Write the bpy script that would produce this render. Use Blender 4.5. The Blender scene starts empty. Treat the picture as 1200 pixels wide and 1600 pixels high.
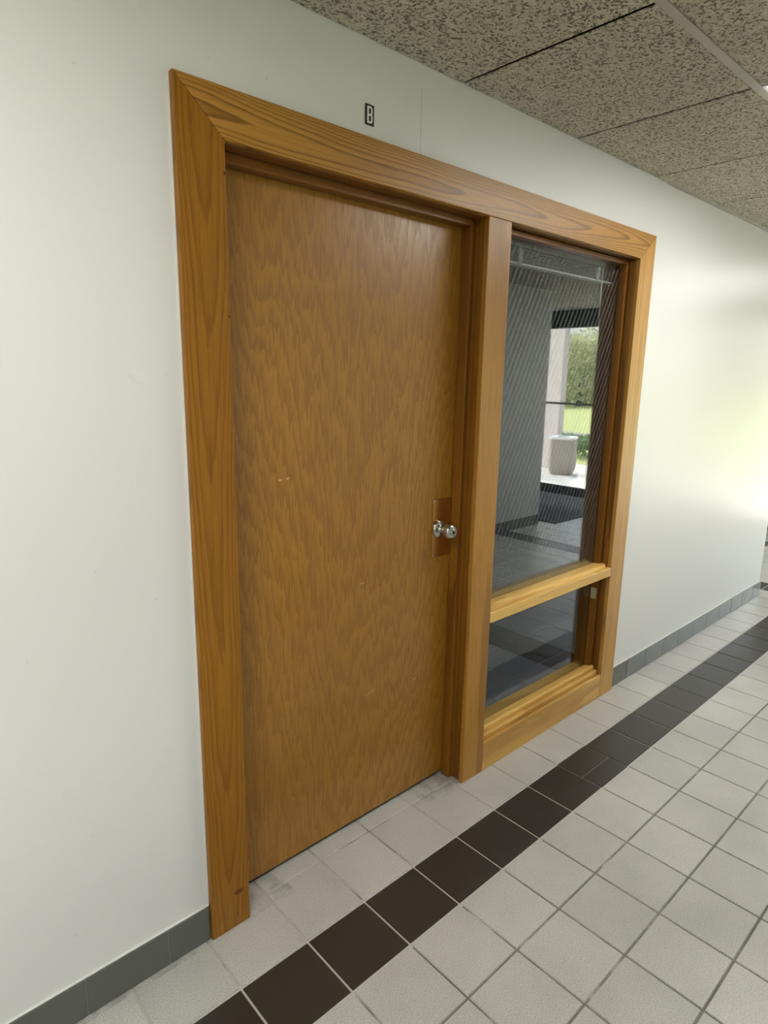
import bpy, bmesh, math, random
from mathutils import Vector, Matrix
random.seed(7)
R = math.radians
sc = bpy.context.scene
COL = sc.collection

# ------------------------------------------------------------------ camera
cam_d = bpy.data.cameras.new('camera'); cam = bpy.data.objects.new('camera', cam_d); COL.objects.link(cam)
cam.location = (-0.2939, -1.3735, 1.5072)
cam.rotation_euler = (R(77.7914), R(-0.9738), R(-42.5126))
cam_d.sensor_fit = 'HORIZONTAL'; cam_d.sensor_width = 36.0
cam_d.lens = 993.29 / 1200 * 36.0
cam_d.clip_start = 0.02; cam_d.clip_end = 300
sc.camera = cam
sc.view_settings.view_transform = 'Standard'; sc.view_settings.look = 'None'
sc.view_settings.gamma = 1; sc.view_settings.use_curve_mapping = False
sc.view_settings.exposure = 0.14

# ------------------------------------------------------------------ sky and lamps
SKY = 1.42
w = bpy.data.worlds.new('world'); sc.world = w; w.use_nodes = True
nt = w.node_tree; nt.nodes.clear()
sky = nt.nodes.new('ShaderNodeTexSky'); sky.sky_type = 'NISHITA'; sky.sun_disc = False
sky.sun_elevation = R(48); sky.sun_rotation = R(200); sky.air_density = 1.6; sky.dust_density = 4.0
hs = nt.nodes.new('ShaderNodeHueSaturation'); hs.inputs['Saturation'].default_value = 0.35
bg = nt.nodes.new('ShaderNodeBackground'); bg.inputs[1].default_value = SKY
wo = nt.nodes.new('ShaderNodeOutputWorld')
nt.links.new(sky.outputs[0], hs.inputs['Color']); nt.links.new(hs.outputs[0], bg.inputs[0]); nt.links.new(bg.outputs[0], wo.inputs[0])
sd = bpy.data.lights.new('sun', 'SUN'); sd.energy = 11.0; sd.angle = R(1.5); sd.color = (1.0, 0.95, 0.86)
sun = bpy.data.objects.new('sun', sd); COL.objects.link(sun); sun.rotation_euler = Vector((-.35, .28, -.9)).to_track_quat('-Z', 'Y').to_euler()
def portal(loc, rot, sx, sy):
    d = bpy.data.lights.new('sky_portal', 'AREA'); d.shape = 'RECTANGLE'; d.size = sx; d.size_y = sy
    d.cycles.is_portal = True
    o = bpy.data.objects.new('sky_portal', d); COL.objects.link(o); o.location = loc; o.rotation_euler = rot
portal((7.06, -1.8, 1.1), (0, R(90), 0), 2.2, 3.5)           # glazed entrance at the end of the corridor
portal((-2.0, -2.36, 1.45), (R(90), 0, 0), 1.6, 1.3)     # window across the corridor
LAMP = 9.6      # luminous ceiling panels

# ------------------------------------------------------------------ material helpers
class NT:
    def __init__(s, name):
        s.m = bpy.data.materials.new(name); s.m.use_nodes = True
        s.t = s.m.node_tree; s.t.nodes.clear()
        s.out = s.t.nodes.new('ShaderNodeOutputMaterial')
    def n(s, typ, **k):
        x = s.t.nodes.new(typ)
        for a, v in k.items(): setattr(x, a, v)
        return x
    def l(s, a, b): s.t.links.new(a, b)
    def val(s, sock, v):
        if hasattr(v, 'is_output') or isinstance(v, bpy.types.NodeSocket): s.l(v, sock)
        else: sock.default_value = v
    def math(s, op, a, b=None, c=None, clamp=False):
        x = s.n('ShaderNodeMath', operation=op); x.use_clamp = clamp
        s.val(x.inputs[0], a)
        if b is not None: s.val(x.inputs[1], b)
        if c is not None: s.val(x.inputs[2], c)
        return x.outputs[0]
    def co(s, scale=(1, 1, 1), loc=(0, 0, 0), rot=(0, 0, 0)):
        t = s.n('ShaderNodeTexCoord'); m = s.n('ShaderNodeMapping')
        m.inputs['Location'].default_value = loc; m.inputs['Rotation'].default_value = rot; m.inputs['Scale'].default_value = scale
        s.l(t.outputs['Object'], m.inputs[0]); return m.outputs[0]
    def xyz(s):
        t = s.n('ShaderNodeTexCoord'); x = s.n('ShaderNodeSeparateXYZ'); s.l(t.outputs['Object'], x.inputs[0]); return x.outputs
    def noise(s, vec, scale=1, detail=2, rough=.5, dist=0):
        x = s.n('ShaderNodeTexNoise'); s.l(vec, x.inputs['Vector'])
        x.inputs['Scale'].default_value = scale; x.inputs['Detail'].default_value = detail
        x.inputs['Roughness'].default_value = rough; x.inputs['Distortion'].default_value = dist
        return x.outputs['Fac']
    def ramp(s, fac, stops, interp='LINEAR'):
        x = s.n('ShaderNodeValToRGB'); x.color_ramp.interpolation = interp
        e = x.color_ramp.elements
        while len(e) > 1: e.remove(e[-1])
        e[0].position, e[0].color = stops[0][0], (*stops[0][1], 1)
        for p, c in stops[1:]:
            q = e.new(p); q.color = (*c, 1)
        s.l(fac, x.inputs[0]); return x.outputs[0]
    def mix(s, f, a, b, blend='MIX'):
        x = s.n('ShaderNodeMix', data_type='RGBA', blend_type=blend)
        s.val(x.inputs[0], f)
        for k, v in ((6, a), (7, b)):
            if isinstance(v, tuple): v = (*v, 1)
            s.val(x.inputs[k], v)
        return x.outputs[2]
    def bump(s, h, strength=.2, dist=.002, normal=None):
        x = s.n('ShaderNodeBump'); x.inputs['Strength'].default_value = strength; x.inputs['Distance'].default_value = dist
        s.l(h, x.inputs['Height'])
        if normal is not None: s.l(normal, x.inputs['Normal'])
        return x.outputs[0]
    def bsdf(s, color, rough=.5, metal=0, normal=None, spec=.5, coat=0, coat_rough=.1):
        b = s.n('ShaderNodeBsdfPrincipled')
        if isinstance(color, tuple): color = (*color, 1)
        s.val(b.inputs['Base Color'], color); s.val(b.inputs['Roughness'], rough); b.inputs['Metallic'].default_value = metal
        b.inputs['Specular IOR Level'].default_value = spec
        b.inputs['Coat Weight'].default_value = coat; b.inputs['Coat Roughness'].default_value = coat_rough
        if normal is not None: s.l(normal, b.inputs['Normal'])
        s.l(b.outputs[0], s.out.inputs[0]); return b

def simple(name, color, rough=.5, metal=0, spec=.5, nscale=40, var=.08, bump=.0):
    s = NT(name); v = s.noise(s.co(), nscale, 3)
    c = s.mix(v, tuple(x * (1 - var) for x in color), tuple(min(1, x * (1 + var)) for x in color))
    nm = s.bump(v, bump, .002) if bump else None
    s.bsdf(c, rough, metal, nm, spec); return s.m

def wood(name, grain='z', seed=0.0, rings=9, wide=5.5, along=.45, jag=.35, dark=(.2, .085, .012), mid=(.31, .145, .024), light=(.42, .22, .05), contrast=1.0, rough=.33, marks=None, cath=None, power=2.2, spec=.45):
    s = NT(name)
    ax = {'z': (1, 1, along / wide), 'x': (along / wide, 1, 1)}[grain]
    def st(k, a):       # stretched coordinates: k per metre across, a per metre along
        sc_ = (k, k, a) if grain == 'z' else (a, k, k)
        return s.co(sc_, (seed * 3.1, seed * 1.7, seed * 2.3))
    base = s.noise(st(wide, along), 1, 1.0, .4, .25)
    jagn = s.noise(st(70, 9), 1, 3, .65)
    mid_n = s.noise(st(16, 2.2), 1, 2, .5)
    ph = s.math('MULTIPLY', base, rings)
    ph = s.math('ADD', ph, s.math('MULTIPLY', jagn, jag))
    ph = s.math('ADD', ph, s.math('MULTIPLY', mid_n, jag * 1.4))
    if cath:            # flat-sawn board: nested arches about the heart line, straight lines near the edges
        ctr, A, B = cath; X0_ = s.xyz()
        acr, alo = (X0_[0], X0_[2]) if grain == 'z' else (X0_[2], X0_[0])
        dr = s.math('SUBTRACT', s.math('ADD', acr, s.math('MULTIPLY', s.math('SUBTRACT', s.noise(st(.2, 1.7), 1, 1), .5), .05)), ctr)
        ph = s.math('ADD', ph, s.math('MULTIPLY', s.math('MULTIPLY', dr, dr), A))
        ph = s.math('ADD', ph, s.math('MULTIPLY', alo, B))
    fr = s.math('FRACT', ph)
    # ring profile: slow rise in early wood and a quick dark late-wood line
    ringv = s.math('MULTIPLY', s.math('POWER', fr, power), s.math('SUBTRACT', 1, s.math('POWER', fr, 16)))
    ringv = s.math('MULTIPLY', ringv, contrast, clamp=True)
    fine = s.noise(st(260, 7), 1, 3, .7)
    col = s.mix(ringv, light, dark)
    col = s.mix(s.math('MULTIPLY', s.noise(st(3, .8), 1, 2), .9), col, s.mix(ringv, mid, dark))
    pore = s.ramp(fine, [(.36, (.62, .56, .5)), (.5, (1, 1, 1))])
    col = s.mix(.55, col, s.mix(1, col, pore, 'MULTIPLY'))
    ray = s.ramp(s.noise(st(900, 25), 1, 2), [(.62, (0, 0, 0)), (.72, (1, 1, 1))])
    col = s.mix(s.math('MULTIPLY', ray, .18), col, light)
    if marks:
        X = s.xyz()
        for (cx, cz, rx, rz, c, am) in marks:
            d = s.math('ADD', s.math('POWER', s.math('DIVIDE', s.math('SUBTRACT', X[0], cx), rx), 2), s.math('POWER', s.math('DIVIDE', s.math('SUBTRACT', X[2], cz), rz), 2))
            d = s.math('ADD', d, s.math('MULTIPLY', s.math('SUBTRACT', s.noise(s.co((300, 300, 300)), 1, 2), .5), 1.6))
            f = s.math('MULTIPLY', s.math('LESS_THAN', d, 1.0), am)
            col = s.mix(f, col, c)
    nb = s.bump(fine, .10, .0006)
    rg = s.math('ADD', rough, s.math('MULTIPLY', jagn, .12))
    s.bsdf(col, rg, 0, nb, spec)
    return s.m

# ------------------------------------------------------------------ mesh helpers
def new_bm(): return bmesh.new()
def box(bm, a, b, mi=0):
    x0, y0, z0 = a; x1, y1, z1 = b
    v = [bm.verts.new(p) for p in ((x0,y0,z0),(x1,y0,z0),(x1,y1,z0),(x0,y1,z0),(x0,y0,z1),(x1,y0,z1),(x1,y1,z1),(x0,y1,z1))]
    for f in ((0,3,2,1),(4,5,6,7),(0,1,5,4),(1,2,6,5),(2,3,7,6),(3,0,4,7)):
        q = bm.faces.new([v[i] for i in f]); q.material_index = mi
    return v
def prism(bm, poly, axis, a, b, mi=0):
    """poly: 2-D points; axis 'x': (y,z) profile swept from x=a to b; 'y': (x,z); 'z': (x,y)"""
    def P(p, t): return {'x': (t, p[0], p[1]), 'y': (p[0], t, p[1]), 'z': (p[0], p[1], t)}[axis]
    A = [bm.verts.new(P(p, a)) for p in poly]; B = [bm.verts.new(P(p, b)) for p in poly]
    n = len(poly)
    for i in range(n):
        bm.faces.new((A[i], A[(i+1) % n], B[(i+1) % n], B[i])).material_index = mi
    bm.faces.new(A[::-1]).material_index = mi; bm.faces.new(B).material_index = mi
def lathe(bm, prof, origin, direction, seg=40):
    d = Vector(direction).normalized(); u = d.orthogonal().normalized(); v = d.cross(u); o = Vector(origin)
    rings = []
    for t, r in prof:
        rings.append([bm.verts.new(o + d*t + (u*math.cos(2*math.pi*k/seg) + v*math.sin(2*math.pi*k/seg))*max(r, 1e-5)) for k in range(seg)])
    for a, b in zip(rings, rings[1:]):
        for k in range(seg): bm.faces.new((a[k], a[(k+1) % seg], b[(k+1) % seg], b[k]))
    bm.faces.new(rings[0][::-1]); bm.faces.new(rings[-1])
def tube(bm, pts, r, seg=8):
    pts = [Vector(p) for p in pts]; rings = []
    for i, p in enumerate(pts):
        t = (pts[min(i+1, len(pts)-1)] - pts[max(i-1, 0)]).normalized()
        u = t.orthogonal().normalized() if i == 0 else (u - t*u.dot(t)).normalized()
        v = t.cross(u); rr = r[i] if isinstance(r, (list, tuple)) else r
        rings.append([bm.verts.new(p + (u*math.cos(2*math.pi*k/seg) + v*math.sin(2*math.pi*k/seg))*rr) for k in range(seg)])
    for a, b in zip(rings, rings[1:]):
        for k in range(seg): bm.faces.new((a[k], a[(k+1) % seg], b[(k+1) % seg], b[k]))
    bm.faces.new(rings[0][::-1]); bm.faces.new(rings[-1])
def obj(name, bm, mats, parent=None, bevel=0, smooth=False, seg=2):
    bmesh.ops.recalc_face_normals(bm, faces=bm.faces[:])
    me = bpy.data.meshes.new(name); bm.to_mesh(me); bm.free()
    o = bpy.data.objects.new(name, me); COL.objects.link(o)
    for m in (mats if isinstance(mats, (list, tuple)) else [mats]): me.materials.append(m)
    if parent is not None: o.parent = parent; o.matrix_parent_inverse = Matrix.Translation(-parent.location) if parent.location.length else Matrix()
    if bevel:
        b = o.modifiers.new('bevel', 'BEVEL'); b.width = bevel; b.segments = seg; b.limit_method = 'ANGLE'; b.angle_limit = R(40)
        wn = o.modifiers.new('wn', 'WEIGHTED_NORMAL'); wn.keep_sharp = True
    if smooth or bevel:
        for p in me.polygons: p.use_smooth = True
    return o
def empty(name, loc=(0, 0, 0)):
    o = bpy.data.objects.new(name, None); COL.objects.link(o); o.location = loc; o.empty_display_size = .1
    return o
def thing(o, label, cat, group=None, kind=None):
    o['label'] = label; o['category'] = cat
    if group: o['group'] = group
    if kind: o['kind'] = kind
    return o
def structure(o, label=None):
    o['kind'] = 'structure'
    if label: o['label'] = label
    return o
def dup(root, delta, label=None):
    r = root.copy(); COL.objects.link(r); r.location = root.location + Vector(delta)
    if label: r['label'] = label
    for ch in list(root.children):
        c = ch.copy(); COL.objects.link(c); c.parent = r
        for g in list(ch.children):
            d = g.copy(); COL.objects.link(d); d.parent = c
    return r

# ------------------------------------------------------------------ materials
def wall_paint():
    s = NT('wall_paint')
    v = s.noise(s.co(), 260, 3, .6)
    big = s.noise(s.co(), 1.6, 3)
    col = s.mix(big, (.71, .715, .70), (.75, .752, .738))
    dents = s.ramp(s.noise(s.co((1, 1, 1.6)), 9, 1), [(.74, (0, 0, 0)), (.78, (1, 1, 1))])
    X = s.xyz()
    # hairline crack in the plaster above the head casing
    wob = s.math('MULTIPLY', s.math('SUBTRACT', s.noise(s.co((1, 1, 60)), 1, 2), .5), .003)
    d = s.math('ABSOLUTE', s.math('SUBTRACT', s.math('ADD', X[0], wob), 1.0885))
    f = s.math('MULTIPLY', s.math('LESS_THAN', d, .0011), s.math('MULTIPLY', s.math('GREATER_THAN', X[2], 2.1), s.math('LESS_THAN', X[2], 2.275)))
    f = s.math('MULTIPLY', f, s.math('GREATER_THAN', s.noise(s.co((1, 1, 30)), 1, 2), .42))
    d2 = s.math('MULTIPLY', s.math('LESS_THAN', s.math('ABSOLUTE', s.math('SUBTRACT', X[0], .902)), .0013), s.math('MULTIPLY', s.math('GREATER_THAN', X[2], 2.10), s.math('LESS_THAN', X[2], 2.116)))
    f = s.math('MULTIPLY', s.math('MAXIMUM', f, d2), .42)
    # small dark specks
    sp = s.ramp(s.noise(s.co(), 55, 0), [(.845, (0, 0, 0)), (.86, (1, 1, 1))])
    col = s.mix(s.math('MULTIPLY', sp, .15), col, (.3, .3, .28))
    col = s.mix(f, col, (.16, .14, .11))
    n1 = s.bump(v, .10, .0012); n2 = s.bump(s.math('ADD', dents, s.math('MULTIPLY', s.noise(s.co(), 5, 2), 1.0)), .18, .004, n1)
    s.bsdf(col, .34, 0, n2, .42); return s.m
M_wall = wall_paint()
M_wall_plain = simple('plain_wall_paint', (.66, .67, .63), .5, nscale=2, var=.03, bump=.02)
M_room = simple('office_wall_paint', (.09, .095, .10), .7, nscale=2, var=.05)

DK = dict(dark=(.15, .052, .003), mid=(.25, .10, .006), light=(.37, .165, .016))  # left oak darker, right oak paler: sheen and lighting put into the colour
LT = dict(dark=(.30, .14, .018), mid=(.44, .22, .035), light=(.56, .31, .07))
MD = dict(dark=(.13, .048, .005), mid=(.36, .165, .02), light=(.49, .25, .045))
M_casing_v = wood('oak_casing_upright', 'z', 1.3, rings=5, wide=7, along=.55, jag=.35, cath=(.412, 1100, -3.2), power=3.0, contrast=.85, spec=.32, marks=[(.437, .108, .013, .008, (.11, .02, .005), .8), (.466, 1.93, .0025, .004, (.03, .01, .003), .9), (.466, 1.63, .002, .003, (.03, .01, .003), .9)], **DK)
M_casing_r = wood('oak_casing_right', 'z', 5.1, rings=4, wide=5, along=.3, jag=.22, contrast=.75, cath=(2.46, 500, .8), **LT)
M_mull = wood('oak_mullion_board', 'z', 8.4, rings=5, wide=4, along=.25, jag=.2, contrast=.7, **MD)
M_casing_h = wood('oak_head_casing', 'x', 2.7, rings=4.5, wide=9, along=1.1, jag=.3, contrast=1.5, cath=(2.045, 1500, 2.6), power=4.5, **MD)
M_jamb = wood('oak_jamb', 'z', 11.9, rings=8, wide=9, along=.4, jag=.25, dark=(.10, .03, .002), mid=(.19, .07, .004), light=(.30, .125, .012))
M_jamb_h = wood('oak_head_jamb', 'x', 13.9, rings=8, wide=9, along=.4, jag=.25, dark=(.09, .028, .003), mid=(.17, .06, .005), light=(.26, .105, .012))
M_sill = wood('oak_sill', 'x', 21.3, rings=6, wide=8, along=.5, jag=.25, contrast=.9, dark=(.36, .17, .025), mid=(.52, .28, .055), light=(.64, .39, .10))
M_rail = wood('oak_rail', 'x', 25.6, rings=6, wide=9, along=.5, jag=.25, contrast=.9, dark=(.52, .28, .05), mid=(.72, .43, .10), light=(.82, .56, .18))

def door_veneer():
    s = NT('oak_door_veneer')
    X = s.xyz()
    # cathedral flames: rotary-cut contours of a slow field, jagged by fine upright noise
    q = s.n('ShaderNodeCombineXYZ')
    # three veneer flitches side by side, each with nested arches
    ctr = s.math('SUBTRACT', s.math('MULTIPLY', s.math('ADD', X[0], s.math('MULTIPLY', s.math('SUBTRACT', s.noise(s.co((1.5, 1, .7), (4, 0, 0)), 1, 1), .5), .35)), 1), .93)
    arch = s.math('MULTIPLY', s.math('MULTIPLY', ctr, ctr), 34)
    low = s.noise(s.co((5.2, 1, .75), (3.3, 0, 7.7)), 1, 2, .5, .2)
    jag1 = s.noise(s.co((48, 1, 5), (1, 0, 5)), 1, 3, .62)
    jag2 = s.noise(s.co((120, 1, 16), (1, 0, 5)), 1, 2, .6)
    ph = s.math('ADD', s.math('MULTIPLY', low, 6.0), s.math('MULTIPLY', X[2], -3.6))
    ph = s.math('ADD', ph, s.math('MULTIPLY', arch, .75))
    ph = s.math('ADD', ph, s.math('MULTIPLY', jag1, 1.5))
    ph = s.math('ADD', ph, s.math('MULTIPLY', jag2, .75))
    fr = s.math('FRACT', s.math('MULTIPLY', ph, 1.65))
    ring = s.math('MULTIPLY', s.math('POWER', fr, 1.6), s.math('SUBTRACT', 1, s.math('POWER', fr, 10)), clamp=True)
    fine = s.noise(s.co((300, 1, 8)), 1, 3, .7)
    mot = s.noise(s.co((2.2, 1, 1.1)), 1, 3)
    col = s.mix(ring, (.44, .215, .02), (.21, .078, .003))
    col = s.mix(s.math('MULTIPLY', mot, .7), col, (.24, .10, .006))
    col = s.mix(.5, col, s.mix(1, col, s.ramp(fine, [(.36, (.66, .6, .54)), (.52, (1, 1, 1))]), 'MULTIPLY'))
    # pale dings and scratches, each at its own place
    def dot(cx, cz, rx, rz, a=0.0):
        dx = s.math('SUBTRACT', X[0], cx); dz = s.math('SUBTRACT', X[2], cz)
        ca, sa = math.cos(a), math.sin(a)
        u = s.math('ADD', s.math('MULTIPLY', dx, ca), s.math('MULTIPLY', dz, sa)); v = s.math('SUBTRACT', s.math('MULTIPLY', dz, ca), s.math('MULTIPLY', dx, sa))
        return s.math('LESS_THAN', s.math('ADD', s.math('POWER', s.math('DIVIDE', u, rx), 2), s.math('POWER', s.math('DIVIDE', v, rz), 2)), 1)
    for (cx, cz, rx, rz, a, c, am) in ((.66, 1.22, .006, .0035, 0, (.62, .4, .16), .8), (.685, 1.222, .005, .003, .3, (.62, .4, .16), .8), (.96, .86, .012, .002, 0, (.62, .4, .16), .7), (1.0, .47, .028, .0016, .2, (.55, .33, .12), .7), (1.21, .45, .008, .003, .2, (.6, .36, .13), .6), (.69, .23, .003, .003, 0, (.08, .03, .01), .8)):
        col = s.mix(s.math('MULTIPLY', dot(cx, cz, rx, rz, a), am), col, c)
    s.bsdf(col, s.math('ADD', .31, s.math('MULTIPLY', ring, .14)), 0, s.bump(s.math('ADD', fine, s.math('MULTIPLY', ring, .8)), .16, .0008), .72)
    return s.m
M_door = door_veneer()
M_edge_pale = simple('bare_caulk', (.72, .62, .50), .7)
M_black = simple('black_plastic', (.012, .012, .012), .4)
M_white = simple('white_letter', (.78, .78, .76), .5)
M_chrome = simple('satin_chrome', (.50, .50, .48), .13, 1.0, var=.03)
M_brass = simple('tinted_brass', (.62, .36, .12), .22, 1.0, var=.05)
M_grey_metal = simple('grey_enamel', (.24, .25, .24), .45, var=.05)
M_slat = simple('blind_slat', (.30, .31, .30), .45, var=.04)
M_rail_white = simple('blind_bottom_rail', (.78, .78, .76), .35, var=.04)
M_cord = simple('blind_cord', (.72, .72, .70), .7)
M_sticker = simple('foil_sticker', (.50, .46, .30), .5, nscale=300, var=.4)
M_dark_alu = simple('dark_bronze_frame', (.035, .040, .045), .45, var=.05)
M_alu = simple('bar_metal', (.20, .20, .19), .4, .3)
M_slab = simple('sunlit_concrete', (.62, .59, .54), .85, nscale=8, var=.08)
M_pillar = simple('render_pillar', (.60, .53, .50), .9, nscale=14, var=.08)
M_bin = simple('aggregate_bin', (.33, .285, .25), .9, nscale=70, var=.3, bump=.3)
M_bin_top = simple('bin_lid', (.75, .74, .72), .6)
M_mat = simple('entrance_mat', (.035, .04, .05), .95, nscale=180, var=.3, bump=.3)
M_road = simple('asphalt', (.22, .22, .225), .9, nscale=30, var=.1)

def base_tile():
    s = NT('baseboard_tile'); v = s.noise(s.co(), 3.5, 3); f = s.noise(s.co(), 500, 2)
    s.bsdf(s.mix(f, s.mix(v, (.075, .082, .072), (.10, .107, .095)), (.13, .135, .12)), .13, 0, s.bump(f, .03, .0005)); return s.m
M_base = base_tile()
M_base_grout = simple('baseboard_grout', (.17, .175, .155), .9)
M_skim = simple('white_caulk', (.72, .72, .68), .6)

def tile_mat(name, c0, c1, rough, speck):
    s = NT(name)
    a = s.n('ShaderNodeAttribute'); a.attribute_name = 'tint'
    f = s.noise(s.co(), 330, 3, .75); g = s.noise(s.co(), 200, 3, .6); b = s.noise(s.co(), 3.2, 4, .6)
    col = s.mix(g, c0, c1)
    col = s.mix(s.math('MULTIPLY', s.ramp(f, [(.50, (0, 0, 0)), (.60, (1, 1, 1))]), speck), col, tuple(x * .5 for x in c0))
    col = s.mix(s.math('MULTIPLY', s.ramp(f, [(.30, (1, 1, 1)), (.42, (0, 0, 0))]), speck * .7), col, tuple(min(1, x * 1.45) for x in c1))
    col = s.mix(1, col, s.ramp(b, [(.3, (.86, .86, .86)), (.6, (1, 1, 1))]), 'MULTIPLY')
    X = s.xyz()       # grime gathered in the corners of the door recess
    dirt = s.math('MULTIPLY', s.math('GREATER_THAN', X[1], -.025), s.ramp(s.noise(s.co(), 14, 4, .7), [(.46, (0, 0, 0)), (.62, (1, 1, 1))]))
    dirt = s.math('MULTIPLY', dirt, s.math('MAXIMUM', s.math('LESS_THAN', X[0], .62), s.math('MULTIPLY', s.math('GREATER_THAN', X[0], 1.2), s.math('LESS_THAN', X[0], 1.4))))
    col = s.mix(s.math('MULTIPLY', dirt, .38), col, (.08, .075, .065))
    sc2 = s.n('ShaderNodeVectorMath', operation='SCALE'); s.l(col, sc2.inputs[0]); s.l(a.outputs['Fac'], sc2.inputs['Scale'])
    s.bsdf(sc2.outputs[0], s.math('ADD', rough, s.math('MULTIPLY', b, .12)), 0, s.bump(g, .12, .0008), .5)
    return s.m
M_tile = tile_mat('grey_floor_tile', (.475, .465, .43), (.61, .60, .56), .25, .6)
M_tile_k = tile_mat('black_floor_tile', (.028, .023, .017), (.042, .036, .027), .30, .25)
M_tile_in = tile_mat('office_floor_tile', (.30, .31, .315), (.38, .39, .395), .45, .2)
def grout():
    s = NT('floor_grout'); X = s.xyz()
    near = s.math('LESS_THAN', s.math('ABSOLUTE', s.math('ADD', X[1], .285)), .106); wallside = s.math('GREATER_THAN', X[1], -.18)
    n = s.noise(s.co(), 2.6, 4, .7)
    c = s.ramp(n, [(.40, (.14, .135, .12)), (.55, (.22, .21, .19)), (.64, (.52, .51, .47))])
    c = s.mix(wallside, c, s.ramp(n, [(.38, (.17, .16, .14)), (.50, (.48, .46, .42))]))
    c = s.mix(near, c, (.52, .50, .45))
    s.bsdf(c, .9); return s.m
M_grout = grout()

def ceiling_tile():
    s = NT('fissured_ceiling_tile')
    c = s.co()
    d = s.n('ShaderNodeVectorMath', operation='ADD'); nz = s.n('ShaderNodeTexNoise'); nz.inputs['Scale'].default_value = 30; s.l(c, nz.inputs['Vector'])
    sc_ = s.n('ShaderNodeVectorMath', operation='SCALE'); s.l(nz.outputs['Color'], sc_.inputs[0]); sc_.inputs['Scale'].default_value = .022
    s.l(c, d.inputs[0]); s.l(sc_.outputs[0], d.inputs[1])
    a = s.noise(d.outputs[0], 112, 2, .6, .5)
    pit = s.ramp(a, [(.38, (0, 0, 0)), (.47, (1, 1, 1))])
    a2 = s.noise(d.outputs[0], 210, 2, .6)
    col = s.mix(pit, (.26, .23, .165), (.68, .635, .515))
    col = s.mix(s.ramp(a2, [(.3, (1, 1, 1)), (.42, (0, 0, 0))]), col, (.34, .31, .24))
    s.bsdf(col, .95, 0, s.bump(s.math('ADD', pit, s.math('MULTIPLY', a2, .6)), .95, .012), .2)
    return s.m
M_ceil = ceiling_tile()
M_tgrid = simple('ceiling_grid_metal', (.42, .40, .33), .5)
M_plenum = simple('plenum_dark', (.05, .045, .035), .9)

def glass(name, r0=.04, tint=(.93, .95, .95), streak=0.0):
    s = NT(name)
    g = s.n('ShaderNodeNewGeometry')
    dt = s.n('ShaderNodeVectorMath', operation='DOT_PRODUCT'); s.l(g.outputs['Normal'], dt.inputs[0]); s.l(g.outputs['Incoming'], dt.inputs[1])
    c = s.math('ABSOLUTE', dt.outputs['Value'])
    F = s.math('ADD', r0, s.math('MULTIPLY', 1 - r0, s.math('POWER', s.math('SUBTRACT', 1, c), 5)))
    tr = s.n('ShaderNodeBsdfTransparent'); tr.inputs[0].default_value = (*tint, 1)
    gl = s.n('ShaderNodeBsdfGlossy'); gl.inputs['Roughness'].default_value = .0; gl.inputs[0].default_value = (.97, .98, 1, 1)
    m = s.n('ShaderNodeMixShader'); s.l(F, m.inputs[0]); s.l(tr.outputs[0], m.inputs[1]); s.l(gl.outputs[0], m.inputs[2])
    last = m.outputs[0]
    if streak:      # fine slanting ribs in the film on the pane
        X = s.xyz()
        u = s.math('ADD', s.math('MULTIPLY', X[0], 1.0), s.math('MULTIPLY', X[2], -.52))
        u = s.math('ADD', u, s.math('MULTIPLY', s.noise(s.co((3, 1, 3)), 1, 1), .006))
        fr = s.math('FRACT', s.math('MULTIPLY', u, 36.0))
        line = s.math('SUBTRACT', 1, s.math('MULTIPLY', s.math('ABSOLUTE', s.math('SUBTRACT', fr, .5)), 5.0), clamp=True)
        line = s.math('MULTIPLY', line, s.ramp(s.noise(s.co((60, 1, 14), rot=(0, R(20), 0)), 1, 2), [(.35, (.5, .5, .5)), (.65, (1, 1, 1))]))
        df = s.n('ShaderNodeBsdfDiffuse'); df.inputs[0].default_value = (.75, .8, .8, 1)
        m2 = s.n('ShaderNodeMixShader'); s.l(s.math('MULTIPLY', line, streak), m2.inputs[0]); s.l(last, m2.inputs[1]); s.l(df.outputs[0], m2.inputs[2])
        last = m2.outputs[0]
    s.l(last, s.out.inputs[0]); return s.m
M_pane = glass('sidelight_glass', .10, (.80, .83, .84), .15)
M_pane_low = glass('sidelight_glass_clear', .033, (.90, .93, .95))
M_glass = glass('entrance_glass', .045, (.95, .97, .97))
def emit(name, color, k):
    s = NT(name); e = s.n('ShaderNodeEmission'); e.inputs[0].default_value = (*color, 1)
    n = s.noise(s.co((120, 120, 1)), 1, 1)
    s.l(s.math('MULTIPLY', s.math('ADD', .85, s.math('MULTIPLY', n, .3)), k), e.inputs[1]); s.l(e.outputs[0], s.out.inputs[0]); return s.m
M_lens = emit('troffer_lens', (1.0, .975, .93), LAMP)
M_office_fill = emit('office_fill_glow', (.9, .95, 1.0), 2.0)

# ================================================================== THE SETTING
ZC = 2.3325
XL, XLI, XM0, XM1, XRI, XR = .3554, .4693, 1.3834, 1.5003, 2.388, 2.5115
H, HI, T = 2.1027, 1.9974, .019
X0, P = .3418, .2032
XE = 4.655           # end of the door wall
# walls
bm = new_bm()
for a, b in (((-3.5, 0, 0), (.452, .13, 2.45)), ((2.41, 0, 0), (XE, .13, 2.45)), ((.452, 0, 2.012), (2.41, .13, 2.45))): box(bm, a, b)
bmesh.ops.remove_doubles(bm, verts=bm.verts[:], dist=1e-5)
structure(obj('wall_back', bm, M_wall), 'white painted wall holding the oak door and sidelight')
bm = new_bm()
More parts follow.
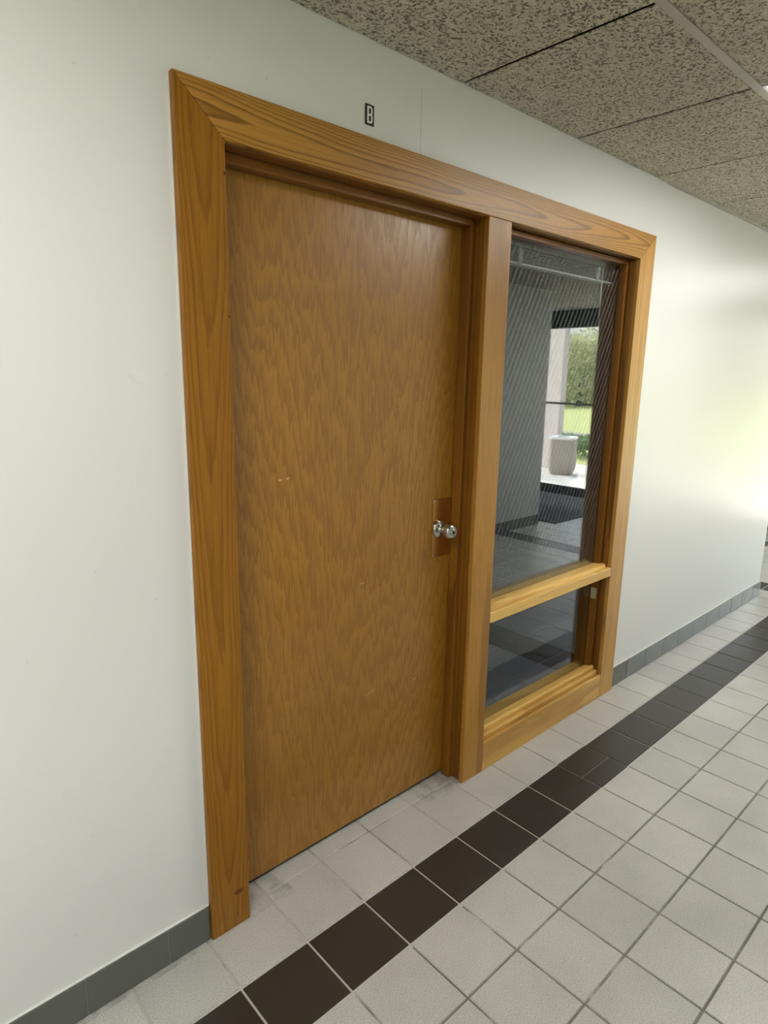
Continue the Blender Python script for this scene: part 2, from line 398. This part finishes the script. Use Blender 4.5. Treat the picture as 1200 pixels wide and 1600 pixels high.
# opposite wall, with a window opening, then the return by the entrance
for a, b in (((-3.5, -2.35, 0), (-2.8, -2.2, 2.45)), ((-1.2, -2.35, 0), (5.335, -2.2, 2.45)), ((-2.8, -2.35, 0), (-1.2, -2.2, .8)), ((-2.8, -2.35, 2.1), (-1.2, -2.2, 2.45)), ((5.2, -4.6, 0), (5.335, -2.35, 2.45)), ((5.335, -4.75, 0), (7.05, -4.6, 2.45))): box(bm, a, b)
structure(obj('wall_front', bm, M_wall_plain), 'white wall across the corridor')
bm = new_bm(); box(bm, (-3.65, -2.35, 0), (-3.5, .13, 2.45)); structure(obj('wall_left', bm, M_wall_plain))
bm = new_bm()
for a, b in (((7.0, -.05, 0), (7.15, 1.8, 2.45)), ((7.0, -4.6, 2.42), (7.15, -.05, 2.6)), ((7.0, -4.6, 0), (7.15, -3.6, 2.42))): box(bm, a, b)
structure(obj('wall_right', bm, M_wall_plain), 'end wall with the glazed entrance')
bm = new_bm(); box(bm, (XE, 1.65, 0), (7.0, 1.8, 2.45)); box(bm, (XE - .13, .13, 0), (XE, 1.65, 2.45)); structure(obj('wall_hall', bm, M_wall_plain))
# dark office behind the sidelight
bm = new_bm()
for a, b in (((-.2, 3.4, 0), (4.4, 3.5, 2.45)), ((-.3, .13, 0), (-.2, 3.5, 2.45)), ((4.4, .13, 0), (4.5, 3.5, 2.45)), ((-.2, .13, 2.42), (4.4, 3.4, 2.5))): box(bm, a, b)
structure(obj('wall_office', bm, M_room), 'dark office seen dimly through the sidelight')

bm = new_bm(); box(bm, (1.9, .5, 2.405), (2.7, 1.3, 2.418)); OL = obj('ceiling_light', bm, M_office_fill); thing(OL, 'added unseen light panel above the floor of the dark office', 'ceiling light')  # unseen panel, added so the office floor shows through the glass
# floor tiles: each tile raised out of the grout, all one surface
bm = new_bm(); tint = bm.loops.layers.float.new('tint')
def tile(x0, x1, y0, y1, mi, tv, z=0.0, g=.0026, b=.0016):
    x0 += g; x1 -= g; y0 += g; y1 -= g
    if x1 - x0 < .01 or y1 - y0 < .01: return
    lo = [bm.verts.new(p) for p in ((x0, y0, z - .003), (x1, y0, z - .003), (x1, y1, z - .003), (x0, y1, z - .003))]
    hi = [bm.verts.new(p) for p in ((x0 + b, y0 + b, z), (x1 - b, y0 + b, z), (x1 - b, y1 - b, z), (x0 + b, y1 - b, z))]
    fs = [bm.faces.new(hi)] + [bm.faces.new((lo[k], lo[(k+1) % 4], hi[(k+1) % 4], hi[k])) for k in range(4)]
    for f in fs:
        f.material_index = mi
        for l in f.loops: l[tint] = tv
ylines = [.13, .022, -.189, -.381] + [-.381 - .2022 * k for k in range(1, 23)]
ylines = [.022 + P * k for k in range(8, 0, -1)] + ylines[1:]
i0, i1 = -19, 33
for i in range(i0, i1):
    xa, xb = X0 + i * P, X0 + (i + 1) * P
    for ya, yb in zip(ylines[1:], ylines):
        if ya > .0 and xb < XE - .2 and not (ya < .1): continue
        if yb < -2.35 and xa < 5.2: continue
        xb2 = min(xb, 7.05)
        if ya > .0 and ya < .1 and xb < XE - .2: yb = .13
        k = 0
        if abs(ya + .381) < .001: k = 1
        if i in (22, 29) and (ya > -.2 or i == 29): k = 1
        if i == 21 and yb < -.37: k = 1
        tv = random.uniform(.93, 1.05)
        if k and i == 7 and abs(ya + .381) < .001:         # the one black tile that is cut in two
            tile(xa, xb2, ya, ya + .083, 1, .95, g=.0007); tile(xa, xb2, ya + .083, yb, 1, 1.25, g=.0007); continue
        tile(xa, xb2, ya, yb, k, tv)
# office floor, larger dark tiles with one black strip
q = .255
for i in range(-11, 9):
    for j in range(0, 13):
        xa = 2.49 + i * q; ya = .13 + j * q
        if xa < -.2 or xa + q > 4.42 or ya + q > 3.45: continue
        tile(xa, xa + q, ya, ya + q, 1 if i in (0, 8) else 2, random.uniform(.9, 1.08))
for f in bm.faces: pass
box(bm, (-3.5, -4.75, -.08), (7.15, 3.5, -.0028), 3)
fl = obj('floor', bm, [M_tile, M_tile_k, M_tile_in, M_grout]); structure(fl, 'grey square floor tiles with a line of black tiles beside the door wall')

# tile baseboards
def baseboard(name, x0, x1, y, z, start, label=None, sgn=-1):
    bm = new_bm(); a = start
    while a < x1:
        xa, xb = max(a, x0), min(a + P, x1)
        if xb - xa > .01:
            y0, y1 = sorted((y, y + sgn * .010))
            box(bm, (xa + .0022, y0, .002), (xb - .0022, y1, z), 0)
        a += P
    y0, y1 = sorted((y, y + sgn * .0085)); box(bm, (x0, y0, 0), (x1, y1, z - .001), 1)
    y0, y1 = sorted((y, y + sgn * .0065)); box(bm, (x0, y0, z), (x1, y1, z + .004), 2)
    return structure(obj(name, bm, [M_base, M_base_grout, M_skim], bevel=.0012), label)
baseboard('baseboard_back', -3.5, XL - .002, 0, .103, .036 - 18 * P, 'dark grey tile baseboard left of the door')
baseboard('baseboard_right', XR + .003, XE + .01, 0, .103, 2.68, 'dark grey tile baseboard right of the sidelight')
baseboard('baseboard_front', -3.5, 5.335, -2.2, .103, -3.5, sgn=1)
bm = new_bm()
k = .0
while k < 1.6:
    box(bm, (6.99, k, 0), (7.0, min(k + .2, 1.65), .1)); k += .2032
structure(obj('baseboard_end', bm, M_base))

# ceiling: drop-in tiles
bm = new_bm()
XC, PC = 1.2551, .6154
yl = [-.001, -.5700, -.5940, -1.2094, -1.8248, -2.199]
lights = [-4, 1, 6]          # first of the two cells of each troffer
def ctile(x0, x1, y0, y1):
    g = .0055
    x0 += g; x1 -= g; y0 += g * .3; y1 -= g * .3
    b = .006; z = ZC; zu = ZC + .003
    lo = [bm.verts.new(p) for p in ((x0 + b*.4, y0, z), (x1 - b*.4, y0, z), (x1 - b*.4, y1, z), (x0 + b*.4, y1, z))]
    hi = [bm.verts.new(p) for p in ((x0, y0, zu), (x1, y0, zu), (x1, y1, zu), (x0, y1, zu))]
    bm.faces.new(lo[::-1])
    for k in range(4): bm.faces.new((lo[k], hi[k], hi[(k+1) % 4], lo[(k+1) % 4]))
for i in range(-8, 10):
    xa, xb = XC + i * PC, XC + (i + 1) * PC
    xb = min(xb, 7.0); xa = max(xa, -3.5)
    if xb <= xa: continue
    for r, (y1, y0) in enumerate(((yl[0], yl[1]), (yl[2], yl[3]), (yl[3], yl[4]), (yl[4], yl[5]))):
        if r == 1 and any(i in (L, L + 1) for L in lights): continue
        ctile(xa, xb, y0, y1)
    if xb > 5.3:
        for k in range(4): ctile(max(xa, 5.3), xb, -2.2 - (k+1) * .6, -2.2 - k * .6)
    if xb > XE:
        for k in range(3): ctile(max(xa, XE), xb, k * .6, min((k+1) * .6, 1.65))
box(bm, (-3.5, -4.6, ZC + .10), (7.0, 1.65, ZC + .115), 1)
structure(obj('ceiling', bm, [M_ceil, M_plenum]), 'fissured ceiling tiles')
bm = new_bm()
box(bm, (-3.5, -.594, ZC - .002), (7.0, -.570, ZC + .002)); box(bm, (-3.5, -.584, ZC + .001), (7.0, -.580, ZC + .035))
structure(obj('trim_1', bm, M_tgrid, bevel=.0006), 'ceiling grid bar')
bm = new_bm()
prism(bm, [(0, ZC + .02), (0, ZC - .006), (-.0015, ZC - .006), (-.0015, ZC - .0005), (-.018, ZC - .0005), (-.018, ZC + .001), (-.0015, ZC + .001), (-.0015, ZC + .02)], 'x', 2.6, XE)
structure(obj('trim_2', bm, M_tgrid), 'ceiling edge angle')

# ================================================================== DOOR, FRAME AND SIDELIGHT
frame = structure(empty('trim_3', (XL, 0, 0)), 'wide oak casing around the door and sidelight')
def slab(name, poly, mat, par, y0=-T, y1=0.0, bevel=.0022):
    bm = new_bm(); prism(bm, poly, 'y', y0, y1); return obj(name, bm, mat, par, bevel=bevel)
gap = .0006
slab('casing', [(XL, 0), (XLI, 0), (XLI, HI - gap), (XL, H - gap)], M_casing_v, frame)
slab('casing', [(XL, H), (XLI, HI), (XRI, HI), (XR, H)], M_casing_h, frame)
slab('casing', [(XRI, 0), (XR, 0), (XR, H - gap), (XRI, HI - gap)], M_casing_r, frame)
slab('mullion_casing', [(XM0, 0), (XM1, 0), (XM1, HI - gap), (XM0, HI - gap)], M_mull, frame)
for xa_, xb_ in ((XL - .0026, XL), (XR, XR + .0022)):
    bm = new_bm(); box(bm, (xa_, -.0035, .105), (xb_, 0, H)); cb = obj('caulk_bead', bm, M_skim, frame)
def bar(name, a, b, mat, par, bevel=.0018):
    bm = new_bm(); box(bm, a, b); return obj(name, bm, mat, par, bevel=bevel)
# jambs and stops of the doorway
bar('jamb', (.452, 0, 0), (.468, .13, 2.012), M_jamb, frame)
bar('jamb', (1.3885, 0, 0), (1.5045, .13, 2.012), M_jamb, frame)
bar('head_jamb', (.474, 0, 1.996), (1.3885, .13, 2.012), M_jamb_h, frame)
bar('door_stop', (.468, .040, 0), (.484, .079, 1.996), M_jamb, frame)
bar('door_stop', (1.3700, .040, 0), (1.3885, .079, 1.990), M_jamb, frame)
bar('door_stop', (.486, .040, 1.972), (1.3700, .079, 1.996), M_jamb_h, frame)
# sidelight jambs
bar('jamb', (2.390, 0.001, 0), (2.41, .13, 2.012), M_jamb, frame)
bar('jamb', (2.3835, .0, .13), (2.390, .024, 1.996), M_jamb, frame)
bar('head_jamb', (1.5045, 0, 1.996), (2.390, .13, 2.012), M_jamb_h, frame)

side = structure(empty('window_1', (XM1, .065, 0)), 'narrow oak-framed sidelight window right of the door')
G = .065
for (xa, xb) in ((1.5045, 1.518), (2.370, 2.390)): bar('glazing_bead', (xa, .030, .13), (xb, G - .0022, 1.996), M_jamb, side)
for (xa, xb) in ((1.5045, 1.518), (2.369, 2.383)): bar('glazing_bead', (xa, G + .0022, .13), (xb, G + .025, 1.992), M_jamb, side)
bar('glazing_bead', (1.518, .028, 1.975), (2.369, G - .0022, 1.992), M_jamb_h, side)
# sill: face board, step and sloping bead
bm = new_bm()
prism(bm, [(-T, 0), (-T, .1155), (-.0165, .119), (-.005, .119), (-.005, .115), (-.001, .115), (-.001, .0)], 'x', XM1 + .0006, XRI - .0006)
obj('sill_board', bm, M_sill, side, bevel=.0012)
bm = new_bm()
prism(bm, [(-.001, .0), (-.001, .134), (.002, .1375), (.016, .1375), (.016, .133), (.019, .133), (.13, .133), (.13, 0)], 'x', 1.5045, 2.383)
obj('sill', bm, M_sill, side, bevel=.001)
bm = new_bm()
prism(bm, [(.019, .133), (.019, .151), (.0215, .1545), (.030, .155), (G - .0024, .147), (G - .0024, .133)], 'x', 1.5045, 2.383)
obj('glazing_bead', bm, M_rail, side, bevel=.001)
# middle rail
bm = new_bm()
prism(bm, [(-T, .6135), (-T, .6505), (-.0165, .6535), (-.002, .6535), (.004, .6505), (.008, .6635), (.020, .668), (G - .0024, .662), (G - .0024, .6135)], 'x', XM1 + .0006, XRI - .0006)
obj('rail', bm, M_rail, side, bevel=.0012)
bar('rail', (1.5045, G + .0024, .6135), (2.383, .105, .662), M_rail, side)
bm = new_bm(); box(bm, (1.506, G - .002, .66), (2.382, G + .002, 1.990)); obj('glass_pane', bm, M_pane, side)
bm = new_bm(); box(bm, (1.506, G - .002, .135), (2.382, G + .002, .616)); obj('glass_pane', bm, M_pane_low, side)
bm = new_bm(); box(bm, (2.3680, .032, .492), (2.3690, .061, .545)); st = obj('sticker', bm, M_sticker, side); st['label'] = 'small yellowish sticker under the middle rail'

# door leaf
door = empty('door_1', (.478, .08, 0)); structure(door, 'plain oak veneer door')
bm = new_bm(); box(bm, (.474, .0805, .016), (1.3765, .125, 1.986)); obj('door_leaf', bm, M_door, door, bevel=.0012)
bm = new_bm(); box(bm, (.476, .092, .0012), (1.375, .112, .0155)); obj('gap_shade_strip', bm, M_black, door)  # black strip added to stand for the shade under the door
# knob set
KX, KZ = 1.306, .986
bm = new_bm()
lathe(bm, [(0, .0325), (.002, .033), (.006, .0325), (.010, .029), (.012, .020), (.013, .0135), (.022, .0115), (.030, .0115), (.034, .015), (.037, .020), (.042, .0245), (.050, .0268), (.058, .0262), (.063, .0235), (.066, .019), (.067, .0175), (.0655, .0165), (.0655, .0145), (.068, .013), (.069, .008), (.069, .0)], (KX, .0770, KZ), (0, -1, 0))
kn = obj('door_knob', bm, M_chrome, door, smooth=True); kn['label'] = 'round chrome knob'
bm = new_bm(); box(bm, (KX - .002, .0040, KZ - .006), (KX + .002, .0085, KZ + .006)); obj('keyway', bm, M_black, kn)
bm = new_bm(); box(bm, (1.2745, .0765, .885), (1.3655, .0803, 1.092)); pl = obj('guard_plate', bm, M_brass, door, bevel=.0012); pl['label'] = 'amber brass guard plate behind the knob'
for z in (.893, 1.084):
    bm = new_bm(); lathe(bm, [(0, .004), (.0015, .0036), (.0024, .002), (.0026, 0)], (1.281, .0765, z), (0, -1, 0), 16); obj('screw', bm, M_chrome, pl, smooth=True)

# sign with the letter
bm = new_bm(); box(bm, (.8835, -.0022, 2.1355), (.9135, 0, 2.1845))
sg = obj('letter_sign', bm, M_black, bevel=.0004); thing(sg, 'small black door sign with a white letter B above the oak door', 'sign')
def ribbon(bm, pts, w, y0, y1, closed=False):
    pts = [Vector(p) for p in pts]; n = len(pts); L = []; Rr = []
    for i, p in enumerate(pts):
        if closed: a, b = pts[i-1], pts[(i+1) % n]
        else: a, b = pts[max(i-1, 0)], pts[min(i+1, n-1)]
        d = (b - a).normalized(); nn = Vector((-d.y, d.x)) * w/2
        L.append(p + nn); Rr.append(p - nn)
    def V(q, y): return bm.verts.new((q.x, y, q.y))
    a = [(V(l, y0), V(r, y0), V(l, y1), V(r, y1)) for l, r in zip(L, Rr)]
    rng = range(n if closed else n-1)
    for i in rng:
        p, q = a[i], a[(i+1) % n]
        for k in ((0, 1), (2, 3), (0, 2), (1, 3)): bm.faces.new((p[k[0]], p[k[1]], q[k[1]], q[k[0]]))
    if not closed:
        for p in (a[0], a[-1]): bm.faces.new((p[0], p[1], p[3], p[2]))
bx, bz = .8918, 2.1425; bw, bh = .0138, .035
def bowl(z0, z1, w):
    r = min((z1 - z0) / 2, w) * .55; pts = [(bx, z0)]
    for k in range(7): t = -math.pi/2 + k*math.pi/12; pts.append((bx + w - r + r*math.cos(t), z0 + r + r*math.sin(t)))
    for k in range(7): t = k*math.pi/12; pts.append((bx + w - r + r*math.cos(t), z1 - r + r*math.sin(t)))
    pts.append((bx, z1)); return pts
bm = new_bm()
ribbon(bm, [(bx + .0005, bz - .0019), (bx + .0005, bz + bh + .0019)], .0052, -.0029, -.0021)
ribbon(bm, bowl(bz, bz + bh * .5, bw), .0046, -.0028, -.0021)
ribbon(bm, bowl(bz + bh * .5, bz + bh, bw * .96), .0046, -.00285, -.0021)
obj('letter', bm, M_white, sg)

# blind raised at the top of the sidelight
bl = thing(empty('window_blind', (1.94, .105, 1.99)), 'grey mini blind pulled all the way up behind the sidelight glass', 'blind')
def bpart(name, bm, mat, bevel=0, smooth=False):
    return obj(name, bm, mat, bl, bevel=bevel, smooth=smooth)
bm = new_bm(); prism(bm, [(.088, 1.990), (.088, 1.964), (.091, 1.962), (.117, 1.962), (.120, 1.964), (.120, 1.990)], 'x', 1.515, 2.372); bpart('headrail', bm, M_grey_metal, .001)
for k in range(12):
    z = 1.9555 - k * .0036; dy = random.uniform(-.0015, .0015); dz = random.uniform(-.0006, .0006)
    bm = new_bm()
    prof = [(.0905 + dy, z + dz), (.098 + dy, z + .0016), (.104 + dy, z + .002), (.110 + dy, z + .0016), (.1175 + dy, z + dz)]
    prism(bm, prof + [(a, b - .0007) for a, b in prof[::-1]], 'x', 1.520, 2.366); bpart('slat', bm, M_slat)
bm = new_bm(); prism(bm, [(.0895, 1.9025), (.0885, 1.906), (.0895, 1.9095), (.1185, 1.9095), (.1195, 1.906), (.1185, 1.9025)], 'x', 1.518, 2.368); bpart('bottom_rail', bm, M_rail_white, .0006)
for cx in (1.695, 2.235):
    bm = new_bm(); rnd = random.Random(int(cx * 100)); pts = []
    for k in range(46):
        t = k / 45
        pts.append((cx + .012 * math.sin(k * 1.9) + rnd.uniform(-.006, .006), .0845 + rnd.uniform(-.0025, .0025), 1.955 - .052 * (.5 - .5 * math.cos(k * .9)) * 1.0 + rnd.uniform(-.004, .004)))
    tube(bm, pts, .0016, 6); bpart('ladder_cord', bm, M_cord, smooth=True)
bm = new_bm(); tube(bm, [(2.269, .082, 1.962), (2.269, .082, 1.70)], .0022, 8); bpart('wand', bm, M_cord, smooth=True)
bm = new_bm(); box(bm, (2.366, .086, 1.945), (2.3715, .089, 1.972)); bpart('end_cap', bm, M_rail_white)

# ceiling light troffers
def troffer(i, label):
    xa, xb = XC + i * PC, XC + (i + 2) * PC; ya, yb = yl[3], yl[2]
    t = thing(empty('ceiling_light', ((xa + xb) / 2, (ya + yb) / 2, ZC)), label, 'ceiling light', 'fluorescent panels in the corridor ceiling')
    bm = new_bm(); f = .010
    for a, b in (((xa, ya, ZC - .002), (xb, ya + f, ZC + .09)), ((xa, yb - f, ZC - .002), (xb, yb, ZC + .09)), ((xa, ya + f, ZC - .002), (xa + f, yb - f, ZC + .09)), ((xb - f, ya + f, ZC - .002), (xb, yb - f, ZC + .09))): box(bm, a, b)
    obj('frame', bm, M_rail_white, t, bevel=.001)
    bm = new_bm(); A_ = [bm.verts.new(p) for p in ((xa + f, ya + f, ZC + .004), (xb - f, ya + f, ZC + .004), (xb - f, yb - f, ZC + .004), (xa + f, yb - f, ZC + .004))]
    q_ = f + .012; B_ = [bm.verts.new(p) for p in ((xa + q_, ya + q_, ZC - .012), (xb - q_, ya + q_, ZC - .012), (xb - q_, yb - q_, ZC - .012), (xa + q_, yb - q_, ZC - .012))]
    bm.faces.new(A_); bm.faces.new(B_[::-1])
    for k_ in range(4): bm.faces.new((A_[k_], B_[k_], B_[(k_+1) % 4], A_[(k_+1) % 4]))
    obj('diffuser', bm, M_lens, t)
    return t
troffer(1, 'lit fluorescent ceiling panel nearest the sidelight, at the right edge of the photo')
troffer(6, 'lit fluorescent ceiling panel near the glazed entrance')
troffer(-4, 'lit fluorescent ceiling panel behind the camera')

# ================================================================== WINDOW ACROSS THE CORRIDOR AND ENTRANCE
win = structure(empty('window_2', (-2.3, -2.28, .8)), 'window across the corridor')
bm = new_bm()
for a, b in (((-2.8, -2.30, .8), (-2.75, -2.24, 2.1)), ((-1.25, -2.30, .8), (-1.2, -2.24, 2.1)), ((-2.75, -2.30, .8), (-1.25, -2.24, .85)), ((-2.75, -2.30, 2.05), (-1.25, -2.24, 2.1))): box(bm, a, b)
obj('window_frame', bm, M_dark_alu, win, bevel=.002)
bm = new_bm(); box(bm, (-2.75, -2.272, .85), (-1.25, -2.268, 2.05)); obj('glass_pane', bm, M_glass, win)

ent = structure(empty('door_2', (7.05, -1.8, 0)), 'glazed entrance at the end of the corridor')
bm = new_bm()
box(bm, (7.0, -3.6, 2.12), (7.1, -.05, 2.42))                         # header
for y in (-3.6, -2.42, -1.24, -.11): box(bm, (7.02, y, 0), (7.08, y + .06, 2.12))
obj('door_frame', bm, M_dark_alu, ent, bevel=.002)
for (ya, yb) in ((-3.54, -2.42), (-2.36, -1.24), (-1.18, -.11)):
    bm = new_bm(); box(bm, (7.03, ya, 0), (7.07, yb, .115)); obj('kick_rail', bm, M_dark_alu, ent, bevel=.002)
    bm = new_bm(); box(bm, (7.046, ya, .115), (7.052, yb, 2.12)); obj('glass_pane', bm, M_glass, ent)
    bm = new_bm(); box(bm, (6.995, ya, 1.170), (7.02, yb, 1.196)); obj('push_bar', bm, M_alu, ent, bevel=.003)
bm = new_bm(); box(bm, (5.45, -3.55, 0.0002), (6.98, -2.06, .010)); thing(obj('entrance_mat', bm, M_mat, bevel=.003), 'dark grey mat in front of the glazed entrance, seen mirrored in the sidelight', 'mat')

# ================================================================== OUTDOORS (seen mirrored in the sidelight)
ZG = -.15
bm = new_bm(); box(bm, (7.15, -9, ZG - .2), (10.9, 6, ZG)); structure(obj('ground_1', bm, M_slab, bevel=.01), 'pale concrete paving outside')
def grass():
    s = NT('lawn'); n = s.noise(s.co(), 1.4, 4, .7); f = s.noise(s.co(), 60, 3)
    c = s.mix(f, s.mix(n, (.40, .44, .17), (.50, .53, .24)), (.34, .37, .15)); s.bsdf(c, .9, 0, s.bump(f, .6, .03), .2); return s.m
M_grass = grass()
bm = new_bm()
N = 24
vs = [[None]*(N+1) for _ in range(N+1)]
for a in range(N+1):
    for b in range(N+1):
        x = 10.9 + 50 * a / N; y = -45 + 60 * b / N
        z = ZG - .06 + (max(0, x - 18) * .018) + .04 * math.sin(x * .7 + y * .5)
        vs[a][b] = bm.verts.new((x, y, z))
for a in range(N):
    for b in range(N): bm.faces.new((vs[a][b], vs[a+1][b], vs[a+1][b+1], vs[a][b+1]))
for y0, y1, x0 in ((-45, -9, -12), (6, 15, -12)):
    bm.faces.new([bm.verts.new(p) for p in ((x0, y0, ZG - .06), (10.9, y0, ZG - .06), (10.9, y1, ZG - .06), (x0, y1, ZG - .06))])
bm.faces.new([bm.verts.new(p) for p in ((-12, -9, ZG - .06), (7.15, -9, ZG - .06), (7.15, -4.75, ZG - .06), (-12, -4.75, ZG - .06))])
structure(obj('ground_2', bm, M_grass, smooth=True), 'sunlit lawn')
bm = new_bm(); box(bm, (14.6, -45, ZG - .2), (17.2, 15, ZG + .02)); structure(obj('ground_3', bm, M_road), 'grey driveway')

bm = new_bm(); box(bm, (9.95, -5.75, ZG), (10.12, -4.94, 3.4)); box(bm, (9.93, -5.77, ZG), (10.14, -4.92, ZG + .12))
thing(obj('pillar', bm, M_pillar, bevel=.01), 'pinkish grey square pillar outside the entrance, mirrored in the sidelight', 'pillar')
# square litter bin with tapered body and open lid
bc = Vector((9.5, -4.53)); 
lb = thing(empty('litter_bin', (bc.x, bc.y, ZG)), 'square stone litter bin with a pale open lid on the paving outside', 'bin')
def sq(bm, z, h, rot=R(-20), cut=.05):
    out = []
    for k in range(4):
        for s_ in (-1, 1):
            a = rot + k * math.pi/2
            lx, ly = h, (h - cut) * s_
            out.append(bm.verts.new((bc.x + lx*math.cos(a) - ly*math.sin(a), bc.y + lx*math.sin(a) + ly*math.cos(a), z)))
    return out
bm = new_bm(); rings = [sq(bm, ZG, .165), sq(bm, ZG + .10, .20), sq(bm, ZG + .17, .205), sq(bm, ZG + .62, .205)]
for a, b in zip(rings, rings[1:]):
    for k in range(8): bm.faces.new((a[k], a[(k+1) % 8], b[(k+1) % 8], b[k]))
bm.faces.new(rings[0][::-1]); bm.faces.new(rings[-1]); obj('body', bm, M_bin, lb)
bm = new_bm(); z0, z1 = ZG + .62, ZG + .655
A, B, C_, D = sq(bm, z0, .215), sq(bm, z1, .215), sq(bm, z1, .11, cut=.03), sq(bm, z0, .11, cut=.03)
for k in range(8):
    j = (k+1) % 8
    bm.faces.new((A[k], A[j], B[j], B[k])); bm.faces.new((B[k], B[j], C_[j], C_[k])); bm.faces.new((C_[k], C_[j], D[j], D[k])); bm.faces.new((D[k], D[j], A[j], A[k]))
obj('lid', bm, M_bin_top, lb)
bm = new_bm(); v = sq(bm, z0 + .004, .11, cut=.03); bm.faces.new(v); obj('liner', bm, M_black, lb)

# trees and hedge
def leafmat(name, a, b):
    s = NT(name); n = s.noise(s.co(), 2.5, 3); c = s.mix(n, a, b)
    p = s.n('ShaderNodeBsdfPrincipled'); s.l(c, p.inputs['Base Color']); p.inputs['Roughness'].default_value = .6
    t = s.n('ShaderNodeBsdfTranslucent'); s.l(c, t.inputs[0])
    m = s.n('ShaderNodeMixShader'); m.inputs[0].default_value = .45; s.l(p.outputs[0], m.inputs[1]); s.l(t.outputs[0], m.inputs[2]); s.l(m.outputs[0], s.out.inputs[0]); return s.m
M_leaf = leafmat('tree_leaves', (.38, .39, .20), (.56, .56, .36)); M_leaf2 = leafmat('hedge_leaves', (.12, .19, .07), (.22, .30, .12))
M_bark = simple('bark', (.09, .07, .05), .9)
def crown_bm(c, rad, n, size, rnd, squash=1.0, holes=0.0):
    bm = new_bm()
    for _ in range(n):
        d = Vector((rnd.gauss(0, 1), rnd.gauss(0, 1), rnd.gauss(0, 1))).normalized()
        rr = rad * (.55 + .5 * rnd.random() ** .6) * (1 + .18 * math.sin(d.x * 5 + c[1]) * math.cos(d.z * 4 + c[0]))
        p = Vector(c) + Vector((d.x * rr, d.y * rr, d.z * rr * squash))
        u = Vector((rnd.gauss(0, 1), rnd.gauss(0, 1), rnd.gauss(0, 1))).normalized(); v = u.orthogonal().normalized(); s_ = size * rnd.uniform(.6, 1.3)
        bm.faces.new([bm.verts.new(p + q_) for q_ in (u * s_, v * s_ * .55, -u * s_, -v * s_ * .55)])
    return bm
TREES = [(31, -21.9, 1.95, 'bushy tree beyond the lawn, front row, left of the mirrored opening'),
         (31, -17.0, 1.98, 'bushy tree filling the mirrored entrance view above the lawn'),
         (31, -12.1, 1.95, 'bushy tree beyond the lawn, front row, right of the mirrored opening'),
         (36, -25.2, 2.15, 'farther bushy tree behind the front row, leftmost'),
         (36, -19.5, 2.2, 'farther bushy tree showing its top over the middle tree of the front row'),
         (36, -13.8, 2.15, 'farther bushy tree behind the front row, rightmost')]
for k, (x, y, rd, lab) in enumerate(TREES):
    rnd = random.Random(k + 3); g0 = ZG - .06 + (x - 18) * .018
    t = thing(empty('leafy_tree', (x, y, g0)), lab, 'tree', 'trees beyond the lawn')
    bm = new_bm(); tube(bm, [(x, y, g0), (x + .05, y, g0 + rd * .5), (x + .1, y + .1, g0 + rd)], [.2, .15, .08], 10); obj('trunk', bm, M_bark, t, smooth=True)
    obj('crown', crown_bm((x, y, g0 + rd * .97), rd, 2600, .15, rnd, .88), M_leaf, t)
rnd = random.Random(99); bm = new_bm()
for _ in range(3500):
    p = Vector((rnd.uniform(12.0, 13.0), rnd.uniform(-9.5, -5.0), ZG + rnd.random() ** .6 * .38))
    u = Vector((rnd.gauss(0, 1), rnd.gauss(0, 1), rnd.gauss(0, 1))).normalized(); v = u.orthogonal().normalized()
    bm.faces.new([bm.verts.new(p + q_) for q_ in (u * .05, v * .03, -u * .05, -v * .03)])
thing(obj('hedge', bm, M_leaf2), 'low dark green hedge at the edge of the paving outside', 'hedge')
